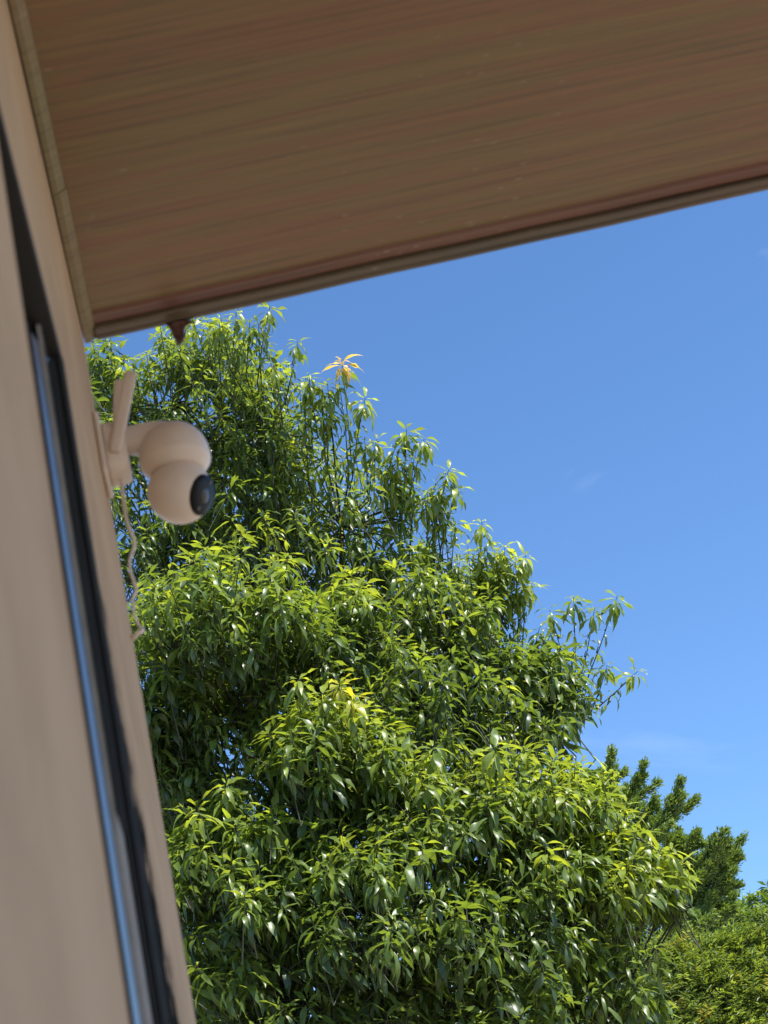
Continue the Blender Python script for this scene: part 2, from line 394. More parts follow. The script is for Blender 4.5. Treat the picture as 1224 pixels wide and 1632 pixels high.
for v in bm.verts:                                   # flatten the face a little
    d = v.co.dot(fd)
    if d > RB*.80: v.co -= fd*(d-RB*.80)*.55
ball = from_bm('camera_ball', bm, M_CAM, None, True); ball.location = bc; sp_(ball)
q = fd.to_track_quat('Z', 'Y')
def disc_part(name, r, h0, h1, mat, dome=0.0, parent=ball, off=(0, 0), sy=1.0):
    bm = bmesh.new(); n = 36; rows = []
    for rr, z in ((r*1.0, h0), (r, h0+(h1-h0)*.7), (r*.93, h1), (r*.6, h1+dome*.6), (r*.25, h1+dome*.95)):
        rows.append([bm.verts.new((rr*math.cos(2*math.pi*k/n)+off[0], sy*rr*math.sin(2*math.pi*k/n)+off[1], z)) for k in range(n)])
    for a, b in zip(rows[:-1], rows[1:]):
        for k in range(n): bm.faces.new((a[k], a[(k+1) % n], b[(k+1) % n], b[k]))
    bm.faces.new(rows[0][::-1]); bm.faces.new(rows[-1])
    o = from_bm(name, bm, mat, None, True)
    o.parent = parent; o.rotation_mode = 'QUATERNION'; o.rotation_quaternion = q
    return o
disc_part('lens_cover', RB*.64, RB*.66, RB*.875, M_LENS, RB*.04)
# ------ lens face
M_LR = plain('lens_ring', (.05, .05, .055), .25, .4, .1, 50, 0)
M_LED = plain('led_diffuser', (.10, .095, .09), .3, 0, .1, 50, 0)
disc_part('lens', RB*.24, RB*.87, RB*.925, M_LR, RB*.03)
for s in (-1, 1): disc_part('led', RB*.07, RB*.86, RB*.91, M_LED, RB*.02, off=(RB*.1*s, RB*.46*s))
# antennas: tapered flat paddles with a round foot
def antenna(p0, p1, w0, w1, th, yo):
    a = cp(*p0, YC+yo); b = cp(*p1, YC+yo); d = (b-a).normalized(); s = d.cross(ay).normalized()
    return sp_(loft('antenna', [(a-d*.004, s, ay, w0*.8, th), (a+d*.002, s, ay, w0, th), (a.lerp(b, .3), s, ay, w0*1.02, th), (a.lerp(b, .75), s, ay, w1, th*.8), (b-d*.002, s, ay, w1*.98, th*.7), (b, s, ay, w1*.8, th*.4)], M_CAM, 24, 3))
antenna((184, 716), (209, 592), 10*mpp, 10*mpp, .0045, -.040)
antenna((185, 712), (192, 606), 8*mpp, 10*mpp, .0045, .034)
# cable
pts = [(192, 755), (195, 775), (197, 800), (201, 825), (207, 845), (213, 858), (214, 868), (210, 882), (207, 897), (208, 912), (214, 928), (216, 940), (211, 955), (214, 968), (214, 980), (219, 992), (224, 999), (226, 1006), (221, 1010), (216, 1014), (211, 1015)]
bm = bmesh.new(); pp = [cp(x, y) for x, y in pts]
sm = []
for i in range(len(pp)-1):
    p_1, p_2 = pp[i], pp[i+1]; p_0 = pp[max(i-1, 0)]; p_3 = pp[min(i+2, len(pp)-1)]
    for k in range(5):
        t = k/5
        sm.append(.5*((2*p_1)+(p_2-p_0)*t+(2*p_0-5*p_1+4*p_2-p_3)*t*t+(3*p_1-p_0-3*p_2+p_3)*t**3) + Vector((0, .004*math.sin((i+t)*1.3), 0)))
tube(bm, sm, [.0026 if i < 40 else .0021+.0009*(i % 3 == 0)+(.0012 if i > 80 else 0) for i in range(len(sm))], 8)
sp_(from_bm('cable', bm, M_CAMW, None, True))

# ------------------------------------------------------------------ brown scrap under the eave edge
M_RUST = plain('rusty_brown', (.105, .05, .04), .8, 0, .5, 120, .6)
def ep(x, y, yy=CY-.004):
    d = CF + CR*(x-612)/FPX - CU*(y-816)/FPX
    return Vector(CAM + d*((yy-CAM[1])/d[1]))
root = ep(284, 519)
bm = bmesh.new()
outl = [(263, 514), (272, 513), (285, 509), (298, 509), (312, 512), (305, 516), (297, 520), (294, 529), (295, 538), (291, 546), (287, 551), (281, 548), (278, 541), (274, 533), (271, 524), (266, 519)]
for k, dy in enumerate((-.006, .0, .006)):
    sc_ = (.86, 1, .86)[k]; cx, cy = 283, 520
    ring = [bm.verts.new(ep(cx+(x-cx)*sc_, cy+(y-cy)*sc_, CY-.002+dy+.004*math.sin(x*.9+y))) for x, y in outl]
    if k:
        for i in range(len(ring)): bm.faces.new((prev[i], prev[(i+1) % len(ring)], ring[(i+1) % len(ring)], ring[i]))
    else: bm.faces.new(ring[::-1])
    prev = ring
bm.faces.new(prev)
me = bpy.data.meshes.new('hanging_scrap'); bmesh.ops.recalc_face_normals(bm, faces=bm.faces); bm.to_mesh(me); bm.free()
scrap = link_mesh('hanging_scrap', me, M_RUST)
scrap['label'] = 'small dark brown pointed scrap hanging below the wooden eave edge'; scrap['category'] = 'scrap'

# ------------------------------------------------------------------ foliage
UP = np.array([0, 0, 1.0])
def unit(v): return v/np.maximum(np.linalg.norm(v, axis=-1, keepdims=True), 1e-9)
def leaf_mat(name, rough=.36, trans=.34, bump_s=.25, spec=.5):
    m, n, b, o = new_mat(name)
    at_ = node(n, 'ShaderNodeAttribute', attribute_name='tint')
    oi = n.nodes.new('ShaderNodeObjectInfo')
    nz = node(n, 'ShaderNodeTexNoise', Scale=9.0, Detail=3); n.links.new(coords(n), nz.inputs['Vector'])
    vr = ramp(n, nz.outputs['Fac'], [(.3, (.82, .82, .82)), (.7, (1.18, 1.18, 1.18))])
    x = node(n, 'ShaderNodeMixRGB', blend_type='MULTIPLY'); x.inputs[0].default_value = 1
    n.links.new(at_.outputs['Color'], x.inputs[1]); n.links.new(vr.outputs[0], x.inputs[2])
    geo = n.nodes.new('ShaderNodeNewGeometry')
    un = node(n, 'ShaderNodeMixRGB'); n.links.new(geo.outputs['Backfacing'], un.inputs[0]); n.links.new(x.outputs[0], un.inputs[1])
    pale = node(n, 'ShaderNodeMixRGB', blend_type='MIX'); pale.inputs[0].default_value = .28; n.links.new(x.outputs[0], pale.inputs[1]); pale.inputs[2].default_value = (.15, .2, .09, 1)
    n.links.new(pale.outputs[0], un.inputs[2])
    n.links.new(un.outputs[0], b.inputs['Base Color']); b.inputs['Roughness'].default_value = rough
    b.inputs['Specular IOR Level'].default_value = spec
    tr = n.nodes.new('ShaderNodeBsdfTranslucent')
    tcx = node(n, 'ShaderNodeMixRGB', blend_type='MULTIPLY'); tcx.inputs[0].default_value = 1; n.links.new(x.outputs[0], tcx.inputs[1]); tcx.inputs[2].default_value = (3.0, 2.7, 1.0, 1)
    n.links.new(tcx.outputs[0], tr.inputs['Color'])
    ms = n.nodes.new('ShaderNodeMixShader'); ms.inputs[0].default_value = trans
    n.links.new(b.outputs[0], ms.inputs[1]); n.links.new(tr.outputs[0], ms.inputs[2]); n.links.new(ms.outputs[0], o.inputs[0])
    return m
M_LEAF = leaf_mat('mango_leaf', .38, .38, .25, .6)
M_BARK = plain('grey_brown_bark', (.10, .08, .06), .9, 0, .35, 14, .6)
M_TWIG = plain('green_brown_twig', (.038, .045, .02), .7, 0, .3, 30, .2)

NS = 6
def leaf_variant(curl, wav, ph, width=.2):
    width *= 1.12
    """unit-length lanceolate leaf along +y, upper face +z, arching down by `curl` radians"""
    V = []; F = []
    y = z = 0.0; ang = 0.0
    for i in range(NS+1):
        t = i/NS
        wd = width*.5*(math.sin(math.pi*min(1, (t*.98+.02))**.82)**.9 if 0 < t < 1 else .03) * (1 if t < .8 else .82)
        if i:
            ang = -curl*(t-.5/NS)**.9
            y += math.cos(ang)/NS; z += math.sin(ang)/NS
        nz, ny = math.cos(ang), -math.sin(ang)
        wv = wav*wd*math.sin(t*9+ph)
        fold = .26*wd
        sx = .05*math.sin(t*3+ph)*t
        V += [(sx-wd, y+ny*(fold+wv), z+nz*(fold+wv)), (sx, y, z), (sx+wd, y+ny*(fold-wv), z+nz*(fold-wv))]
    for i in range(NS):
        a = i*3
        F += [(a, a+1, a+4, a+3), (a+1, a+2, a+5, a+4)]
    return np.array(V), np.array(F)
VARS = [leaf_variant(c, w_, p, wd) for c, w_, p, wd in ((.35, .25, 0, .19), (.7, .35, 1, .21), (1.0, .3, 2.1, .18), (1.25, .4, 3.2, .21), (1.6, .3, 4.0, .19), (.5, .5, 5.1, .24), (1.1, .55, .6, .22), (1.4, .2, 1.7, .16))]

SH = dict(pos=[], d=[], n=[], L=[], var=[], tint=[])
twig_seg = []                      # (p0, p1, r0, r1)
T_OLD, T_MID, T_YNG, T_YEL, T_ORG = [np.array(c) for c in ((.044, .076, .022), (.108, .165, .032), (.245, .300, .045), (.34, .35, .04), (.42, .31, .11))]
def add_shoot(tip, sdir, nl, size, young, stem=.6, special=None, spread=.30, th0=43):
    sdir = sdir/np.linalg.norm(sdir)
    k = np.arange(nl)
    az = k*2.39996 + rng.uniform(0, 6.28)
    s = ((k+.3)/nl)**1.25*spread*(1+rng.uniform(-.1, .1, nl))
    e1 = np.cross(sdir, [.3, .9, .2]); e1 /= np.linalg.norm(e1); e2 = np.cross(sdir, e1)
    rad = e1[None]*np.cos(az)[:, None] + e2[None]*np.sin(az)[:, None]
    th = np.radians(th0 + 58*(k/nl)**.6 + rng.normal(0, 15, nl))
    d0 = sdir[None]*np.cos(th)[:, None] + rad*np.sin(th)[:, None]
    d0[:, 2] -= .07 + .40*(k/nl)
    d0 = unit(d0 + rng.normal(0, .10, (nl, 3)))
    ref = .55*sdir[None] + .6*UP[None] + rng.normal(0, .22, (nl, 3))
    nn = ref - d0*(ref*d0).sum(1, keepdims=True); nn = unit(nn)
    base = tip[None] - sdir[None]*s[:, None] + rad*.004 + d0*.012
    L = size*rng.uniform(.6, 1.15, nl)*np.where(k < 3, rng.uniform(.45, .8, nl), 1)
    vi = np.where(k/nl < .45, rng.choice([0, 1, 2, 5, 6, 7], nl), rng.choice([1, 2, 3, 4, 6, 7], nl))
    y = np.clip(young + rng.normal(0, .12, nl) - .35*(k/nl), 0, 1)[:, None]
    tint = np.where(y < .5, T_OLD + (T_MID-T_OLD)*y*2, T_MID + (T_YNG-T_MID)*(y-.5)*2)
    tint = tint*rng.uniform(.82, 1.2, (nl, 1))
    if special is not None:
        m_ = (k < nl*.75)[:, None]; tint = np.where(m_, special*rng.uniform(.75, 1.2, (nl, 1)), tint)
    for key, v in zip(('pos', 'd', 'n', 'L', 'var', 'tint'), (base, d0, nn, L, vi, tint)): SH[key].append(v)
    b = tip - sdir*stem
    b2 = b - UP*.02
    twig_seg.append((tip, tip-sdir*stem*.5+rng.normal(0, .008, 3), .0022, .0042)); twig_seg.append((twig_seg[-1][1], b, .0042, .006))
    return b

# crown masses: photo x, y, distance, half-width px, half-height px, half-depth m, shoots, youth, leaf length
LOBES = [
 (285, 640, 17.0, 150, 120, 1.0, 95, .55, .20), (425, 690, 16.8, 90, 130, .9, 90, .55, .20), (545, 840, 16.5, 125, 130, .9, 105, .5, .20),
 (690, 950, 16.3, 130, 95, .9, 100, .6, .19), (690, 1060, 16.0, 170, 95, 1.0, 90, .35, .20), (855, 1090, 15.9, 80, 75, .6, 55, .35, .20),
 (770, 920, 16.4, 50, 40, .5, 24, .75, .18), (430, 830, 16.6, 130, 110, .9, 70, .4, .2), (180, 690, 17.2, 70, 60, .6, 22, .45, .2),
 (350, 970, 14.6, 170, 95, .9, 120, .55, .205), (240, 1140, 14.8, 130, 130, .9, 80, .35, .21), (530, 1000, 15.2, 120, 80, .8, 60, .45, .205),
 (525, 1180, 14.0, 120, 80, .8, 85, .65, .205), (680, 1260, 14.0, 140, 70, .8, 85, .6, .205), (830, 1265, 14.3, 110, 70, .7, 70, .6, .2),
 (385, 1400, 13.6, 150, 130, .9, 110, .55, .21), (600, 1420, 13.4, 190, 120, 1.0, 135, .45, .21), (820, 1420, 13.9, 140, 110, .8, 100, .5, .205),
 (940, 1370, 14.5, 120, 95, .7, 95, .75, .19), (1055, 1395, 14.8, 42, 34, .3, 20, .85, .23), (915, 1250, 14.7, 60, 42, .4, 34, .75, .19), (960, 1290, 14.7, 50, 40, .4, 26, .8, .18),
 (480, 1590, 13.3, 210, 110, 1.0, 120, .4, .21), (760, 1580, 13.6, 190, 110, .9, 110, .45, .21), (940, 1550, 14.2, 90, 100, .6, 55, .5, .2),
 (300, 1530, 14.4, 110, 180, .9, 70, .3, .21), (1000, 1610, 14.6, 90, 60, .5, 30, .55, .2), (520, 1760, 13.8, 320, 120, 1.2, 70, .35, .21), (820, 1760, 14.0, 220, 120, 1.0, 50, .4, .21),
 (470, 1130, 17.2, 260, 260, .7, 150, .2, .21), (700, 1330, 16.6, 240, 240, .7, 130, .2, .21), (350, 1500, 16.6, 180, 200, .8, 70, .2, .21), (60, 1000, 16.5, 200, 300, 1.2, 70, .4, .21),
 (260, 880, 16.4, 130, 110, .8, 80, .4, .21), (250, 1280, 16.0, 130, 150, .8, 90, .25, .21), (760, 1160, 15.6, 150, 70, .7, 70, .3, .21), (420, 1080, 15.6, 150, 90, .7, 70, .35, .21), (600, 1000, 17.0, 180, 130, .7, 80, .3, .2), (350, 760, 17.4, 150, 120, .7, 70, .35, .2), (600, 1550, 15.5, 330, 150, .8, 110, .2, .21), (880, 1400, 15.6, 130, 150, .7, 60, .3, .21), (330, 560, 17.2, 90, 55, .6, 45, .6, .19), (165, 590, 17.2, 45, 60, .5, 26, .4, .2), (320, 1330, 15.2, 110, 130, .7, 70, .35, .2),
]
RH = unit(_w(np.array([1.0, 0, 0]))); FH = unit(_w(np.array([0, 1.0, 0])))
trunk_base = at(470, 1300, 16.3); trunk_base[2] = 0
lobe_c = []
attach = []
for (px, py, dp, rx, ry, rd, ns, yg, sz_) in LOBES:
    c = at(px, py, dp); ax_ = CR*rx*dp/FPX; bx_ = CU*ry*dp/FPX; cx_ = CF*rd
    lobe_c.append(c)
    bases = []
    cnt = 0; ns = int(ns*(.82 if dp > 16.2 and dp < 17.1 and py < 1000 else 1.05)); sz_ *= .86 if dp > 16.2 else 1.0
    while cnt < ns:
        u = rng.normal(0, 1, 3); u /= np.linalg.norm(u)
        if u[2] > .25 and rng.random() < .7: continue        # far side of the mass
        if u[1] < -.5 and rng.random() < .4: continue
        r = (.25 + .75*rng.random()**.45)*(1 if rng.random() < .75 else rng.uniform(1.05, 1.3))
        tip = c + (ax_*u[0] + bx_*u[1] + cx_*u[2])*r
        outw = unit(CR*u[0]*rx + CU*u[1]*ry - 0*CF + CF*u[2]*150)
        sd_ = UP*rng.uniform(.65, 1.0) + outw*rng.uniform(.15, .75) + rng.normal(0, .16, 3)
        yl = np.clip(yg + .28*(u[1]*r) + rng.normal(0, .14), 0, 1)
        sp = None
        b = add_shoot(tip, sd_, int(rng.integers(11, 19)), sz_*rng.uniform(.8, 1.12), yl, rng.uniform(.3, .6) if u[1] > -.2 and u[0] < .45 else .14, sp, rng.uniform(.13, .26))
        bases.append(b); cnt += 1
    attach.append(bases)

# shoots that knit the masses together over the front of the crown
POLY = np.array([(130, 560), (250, 530), (400, 505), (450, 600), (490, 710), (560, 790), (640, 850), (700, 910), (790, 960), (810, 1040), (890, 1120), (880, 1180), (940, 1280), (1060, 1370), (1050, 1450), (1000, 1530), (1000, 1700), (250, 1700), (150, 900)], float)
def inside(x, y):
    c_ = False; j_ = len(POLY)-1
    for i_ in range(len(POLY)):
        xi, yi = POLY[i_]; xj, yj = POLY[j_]
        if (yi > y) != (yj > y) and x < (xj-xi)*(y-yi)/(yj-yi)+xi: c_ = not c_
        j_ = i_
    return c_
knit = []
while len(knit) < 860:
    x, y = rng.uniform(120, 1070), rng.uniform(500, 1700)
    if not inside(x, y): continue
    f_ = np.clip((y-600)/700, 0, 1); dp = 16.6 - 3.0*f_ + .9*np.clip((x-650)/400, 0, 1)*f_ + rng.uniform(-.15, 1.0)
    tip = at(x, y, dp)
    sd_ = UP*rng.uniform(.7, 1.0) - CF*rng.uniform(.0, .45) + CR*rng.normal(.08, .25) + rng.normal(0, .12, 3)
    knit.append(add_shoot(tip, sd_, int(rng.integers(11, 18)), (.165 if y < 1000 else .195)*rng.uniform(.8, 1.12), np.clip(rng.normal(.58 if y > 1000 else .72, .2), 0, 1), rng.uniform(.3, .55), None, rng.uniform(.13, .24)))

for i_ in range(170):               # front growth that closes the hollows between the masses
    x, y = rng.uniform(215, 720), rng.uniform(1010, 1340)
    f_ = np.clip((y-950)/400, 0, 1)
    sd_ = UP*rng.uniform(.7, 1.0) - CF*rng.uniform(.1, .5) + CR*rng.normal(.05, .25)
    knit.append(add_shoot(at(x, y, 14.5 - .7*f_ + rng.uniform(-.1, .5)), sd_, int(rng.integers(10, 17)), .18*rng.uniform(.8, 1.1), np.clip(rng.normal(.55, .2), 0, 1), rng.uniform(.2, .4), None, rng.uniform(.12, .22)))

# shoots that stand clear of the crown against the sky: tip, foot, leaves, youth, special tint
SPEC = [((430, 488), (410, 610), 14, .6, None), ((398, 512), (392, 600), 10, .5, None), ((475, 545), (455, 640), 13, .6, None), ((350, 515), (352, 610), 12, .6, None),
 ((545, 576), (562, 760), 17, .5, T_ORG), ((540, 605), (556, 760), 8, .3, None), ((582, 634), (562, 760), 16, .9, None), ((525, 648), (535, 770), 11, .8, None), ((522, 612), (536, 770), 7, .5, None), ((600, 700), (588, 790), 12, .85, None), ((630, 712), (612, 800), 9, .7, None),
 ((648, 684), (643, 800), 14, .6, None), ((676, 700), (652, 800), 14, .6, None), ((660, 730), (645, 830), 12, .5, None), ((715, 748), (690, 850), 13, .6, None), ((700, 775), (690, 870), 12, .55, None), ((728, 775), (705, 860), 9, .5, None),
 ((768, 832), (762, 940), 14, .95, None), ((805, 870), (790, 970), 14, .8, None), ((838, 885), (805, 1000), 15, .75, None), ((820, 900), (795, 1010), 12, .7, None), ((848, 930), (815, 1030), 12, .6, None), ((860, 1000), (840, 1080), 10, .5, None),
 ((914, 952), (917, 1110), 13, .5, None), ((984, 950), (925, 1110), 13, .5, None), ((876, 972), (915, 1100), 11, .45, None), ((948, 968), (920, 1105), 12, .5, None), ((1016, 1070), (950, 1130), 11, .55, None), ((968, 1060), (940, 1140), 13, .6, None), ((915, 1040), (905, 1110), 12, .9, None), ((878, 1010), (840, 1090), 12, .6, None), ((893, 1055), (870, 1120), 12, .5, None), ((945, 1110), (905, 1130), 12, .25, None), ((925, 1125), (890, 1130), 12, .2, None), ((890, 1150), (860, 1130), 12, .2, None),
 ((925, 1225), (930, 1300), 13, .75, None), ((965, 1262), (950, 1330), 12, .8, None), ((1040, 1348), (1030, 1430), 15, .95, None), ((1072, 1352), (1055, 1430), 15, .95, None), ((1030, 1370), (1020, 1440), 13, .85, None),
 ((540, 1090), (545, 1190), 16, 1.0, T_YEL), ((475, 1082), (480, 1180), 15, .9, None), ((560, 1110), (560, 1200), 13, .9, T_YEL), ((515, 1105), (515, 1180), 11, .9, None), ((690, 1190), (690, 1270), 14, .85, None), ((790, 1190), (790, 1270), 14, .9, None), ((360, 1250), (365, 1330), 15, .85, None), ((610, 1155), (610, 1230), 14, .85, None), ((440, 1290), (440, 1370), 14, .8, None), ((770, 1280), (770, 1350), 14, .9, None)]
EDGE = [(300, 525), (360, 505), (420, 505), (470, 560), (510, 640), (590, 720), (650, 740), (700, 790), (760, 860), (810, 890), (845, 940)]
for i_ in range(36):                # slender upright shoots all along the sloping side of the crown
    u_ = rng.uniform(0, len(EDGE)-1.001); k_ = int(u_); f_ = u_-k_
    ex = EDGE[k_][0]*(1-f_)+EDGE[k_+1][0]*f_ + rng.uniform(-25, 22); ey = EDGE[k_][1]*(1-f_)+EDGE[k_+1][1]*f_ + rng.uniform(-14, 45)
    SPEC.append(((ex, ey), (ex+rng.uniform(-14, 12)+4, ey+rng.uniform(75, 130)), int(rng.integers(6, 11)), rng.uniform(.5, .98), None))
for (tp, ft, nl, yg, sp) in SPEC:
    nl += 4
    front = tp[1] > 1075 and not (tp[0] > 870 and tp[1] < 1200)
    dp = (13.6 if tp[0] < 850 else 14.5) if front else 16.0
    if not front: yg = min(1, yg+.22)  # upper shoots tinted lighter to brighten leaves that hang dark against the light
    a = at(*tp, dp); b = at(*ft, dp+.15)
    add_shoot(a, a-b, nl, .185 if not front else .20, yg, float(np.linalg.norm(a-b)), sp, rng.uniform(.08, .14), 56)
    lc = np.array(lobe_c); k_ = int(np.argmin(((lc-b)**2).sum(1))); twig_seg.append((b, lc[k_], .006, .009))
    # a few leaves scattered down the stem
    for q_ in ((.28, .5, .74) if not front else (.5, .8)):
        add_shoot(a+(b-a)*q_, a-b+rng.normal(0, .08, 3), int(rng.integers(4, 8)), .155, rng.uniform(.5, .9), .06, None, .10)

POS, DD, NN, LL, VI, TT = [np.concatenate(SH[k]) for k in ('pos', 'd', 'n', 'L', 'var', 'tint')]
SIDE = np.cross(DD, NN)
NLEAF = len(POS)

# which leaves show largest from where one stands: a small depth buffer
def visible_scores():
    W, H = 408, 544
    zb = np.full(W*H, 1e9); keepers = []
    for v in range(len(VARS)):
        idx = np.where(VI == v)[0]; P = VARS[v][0]
        world = POS[idx, None] + LL[idx, None, None]*(P[None, :, 0:1]*SIDE[idx, None] + P[None, :, 1:2]*DD[idx, None] + P[None, :, 2:3]*NN[idx, None])
        x, y, d = to_px(world)
        keepers.append((idx, x, y, d))
        m = (x > 0) & (x < 1224) & (y > 0) & (y < 1632)
        ii = (y[m]/3).astype(int)*W + (x[m]/3).astype(int)
        np.minimum.at(zb, np.clip(ii, 0, W*H-1), d[m])
    score = np.zeros(NLEAF)
    for idx, x, y, d in keepers:
        ok = (x > 150+.161*(y-545)) & (x < 1224) & (y > 520-.223*(x-260)) & (y < 1625) & (x > 0)
        ok &= ~((x < 345) & (y > 660) & (y < 845))
        ii = np.clip((np.clip(y, 0, 1631)/3).astype(int)*W + (np.clip(x, 0, 1223)/3).astype(int), 0, W*H-1)
        vis = ok & (d < zb[ii]+.06)
        a0 = x[:, 3*NS//2] ; 
        area = np.zeros(len(idx))
        for s in range(NS):
            i0, i1, i2, i3 = s*3, s*3+2, s*3+5, s*3+3
            area += .5*np.abs((x[:, i2]-x[:, i0])*(y[:, i3]-y[:, i1]) - (x[:, i3]-x[:, i1])*(y[:, i2]-y[:, i0]))
        fr = vis.mean(1)
        score[idx] = area*fr*(fr > .7)
    return score
SCORE = visible_scores()
BIG = set(np.argsort(-SCORE)[:300].tolist())
rest = np.array([i for i in range(NLEAF) if i not in BIG])

def leaf_mesh(name, idx, mat):
    Vs, Fs, Ts = [], [], []; off = 0
    for v in range(len(VARS)):
        ii = idx[VI[idx] == v]
        if not len(ii): continue
        P, Fc = VARS[v]; nv = len(P)
        world = POS[ii, None] + LL[ii, None, None]*(P[None, :, 0:1]*SIDE[ii, None] + P[None, :, 1:2]*DD[ii, None] + P[None, :, 2:3]*NN[ii, None])
        Vs.append(world.reshape(-1, 3))
        Fs.append((Fc[None] + (off + np.arange(len(ii))*nv)[:, None, None]).reshape(-1, 4)); off += len(ii)*nv
        Ts.append(np.repeat(TT[ii], nv, axis=0))
    V, Fq, T = np.concatenate(Vs), np.concatenate(Fs), np.concatenate(Ts)
    return quad_mesh(name, V, Fq, T, mat)
def quad_mesh(name, V, Fq, T, mat, smooth=True):
    me = bpy.data.meshes.new(name)
    k = Fq.shape[1]
    me.vertices.add(len(V)); me.vertices.foreach_set('co', V.astype(np.float32).ravel())
    me.loops.add(Fq.size); me.loops.foreach_set('vertex_index', Fq.astype(np.int32).ravel())
    me.polygons.add(len(Fq)); me.polygons.foreach_set('loop_start', np.arange(0, Fq.size, k, dtype=np.int32))
    me.polygons.foreach_set('use_smooth', np.full(len(Fq), smooth))
    me.update(calc_edges=True)
    if T is not None:
        a = me.attributes.new('tint', 'FLOAT_COLOR', 'POINT')
        a.data.foreach_set('color', np.concatenate([T, np.ones((len(T), 1))], 1).astype(np.float32).ravel())
    me.materials.append(mat)
    return me

mango = empty('mango_tree', tuple(trunk_base), 'large mango tree with long drooping glossy leaves beside the house', 'tree')
def mp_(o, p=mango): 
    o.parent = p
    o.matrix_parent_inverse = Matrix.Translation(Vector(trunk_base)).inverted()
    return o
# trunk and limbs
top = at(430, 900, 16.6)
bm = bmesh.new()
tp = [Vector(trunk_base)+Vector((0, 0, -.05)), Vector(trunk_base)+Vector((.05, .02, .8)), Vector(trunk_base)+Vector((.0, .05, 2.2)), Vector(trunk_base)*.75+Vector(top)*.25+Vector((0, 0, .9)), Vector(trunk_base)*.4+Vector(top)*.6, Vector(top)]
tp[3].z = 4.2; tp[4].z = 6.5
tube(bm, tp, [.30, .22, .19, .16, .12, .05], 14)
trunk = mp_(from_bm('trunk', bm, M_BARK, None, True))
def bez(a, b, c, n):
    return [(1-t)**2*a+2*t*(1-t)*b+t*t*c for t in np.linspace(0, 1, n)]
for c, bases in zip(lobe_c, attach):
    zz = min(max(2.0, c[2]-2.6), top[2]-.2)
    fz = [q.z for q in tp]; k = max(i for i in range(len(tp)-1) if fz[i] <= zz); f_ = (zz-fz[k])/(fz[k+1]-fz[k])
    st = np.array(tp[k].lerp(tp[k+1], f_))
    mid_ = st*.45 + c*.55; mid_[2] = st[2]*.5+c[2]*.5-.35
    bm = bmesh.new(); path = bez(st, mid_, c, 8)
    tube(bm, path, list(np.linspace(.062, .018, 8)), 7)
    lo = from_bm('limb', bm, M_BARK, None, True); lo.parent = trunk
    # parented below the trunk, geometry in world coordinates
    lo.matrix_parent_inverse = Matrix.Identity(4)
    B = np.array(bases)
    nb = max(3, len(bases)//7)
    seeds = B[rng.choice(len(B), nb, replace=False)]
    j = c + (seeds-c)*.62 - UP*.08
    for s in j:
        i0 = int(rng.integers(4, 8)); p0 = path[i0]
        m_ = (p0+s)/2 - UP*.06 + rng.normal(0, .03, 3)
        twig_seg.append((p0, m_, .014, .011)); twig_seg.append((m_, s, .011, .0075))
    near = np.argmin(((B[:, None]-j[None])**2).sum(2), 1)
    for b, s in zip(B, near): q_ = (b+j[s])/2 + UP*.03 + rng.normal(0, .02, 3); twig_seg.append((b, q_, .0042, .005)); twig_seg.append((q_, j[s], .005, .006))

LC = np.array(lobe_c)
for b in knit:
    k = int(np.argmin(((LC-b)**2).sum(1))); q_ = b*.5+LC[k]*.5
    twig_seg.append((b, q_, .004, .006)); twig_seg.append((q_, LC[k], .006, .009))
def seg_mesh(name, segs, mat, sides=4):
    A = np.array([s[0] for s in segs]); Bq = np.array([s[1] for s in segs]); r0 = np.array([s[2] for s in segs]); r1 = np.array([s[3] for s in segs])
    t = unit(Bq-A); e1 = np.cross(t, np.array([.31, .87, .37])); e1 = unit(e1); e2 = np.cross(t, e1)
    rings = []
    for P, r in ((A, r0), (Bq, r1)):
        for k in range(sides):
            a = 2*math.pi*k/sides
            rings.append(P + (e1*math.cos(a)+e2*math.sin(a))*r[:, None])
    V = np.stack(rings, 1)
    F = np.array([[k, (k+1) % sides, sides+(k+1) % sides, sides+k] for k in range(sides)])
    Fq = (F[None] + (np.arange(len(A))*2*sides)[:, None, None]).reshape(-1, 4)
    return quad_mesh(name, V.reshape(-1, 3), Fq, None, mat)
crown = mp_(link_mesh('crown', leaf_mesh('crown', rest, M_LEAF), None)); crown['kind'] = 'stuff'
tw = link_mesh('twigs', seg_mesh('twigs', twig_seg, M_TWIG), None); tw['kind'] = 'stuff'
tw.parent = trunk; tw.matrix_parent_inverse = Matrix.Identity(4)
# the leaves that show largest, one object each, sharing a few meshes
TPAL = [T_OLD, T_MID*.8+T_OLD*.2, T_MID, T_MID*.5+T_YNG*.5, T_YNG, T_YEL, T_ORG]
cache = {}
for i in BIG:
    tk = int(np.argmin([np.abs(np.log(TT[i]+.01)-np.log(p+.01)).sum() for p in TPAL])); key = (int(VI[i]), tk)
    if key not in cache:
        P, Fc = VARS[key[0]]
        cache[key] = quad_mesh('leaf', P, Fc, np.repeat(TPAL[tk][None], len(P), 0), M_LEAF)
    o = bpy.data.objects.new('leaf', cache[key]); C.objects.link(o); o.parent = crown
    s, d, n_ = SIDE[i]*LL[i], DD[i]*LL[i], NN[i]*LL[i]; p = POS[i]
    o.matrix_parent_inverse = Matrix.Identity(4)
    o.matrix_basis = Matrix(((s[0], d[0], n_[0], p[0]), (s[1], d[1], n_[1], p[1]), (s[2], d[2], n_[2], p[2]), (0, 0, 0, 1)))

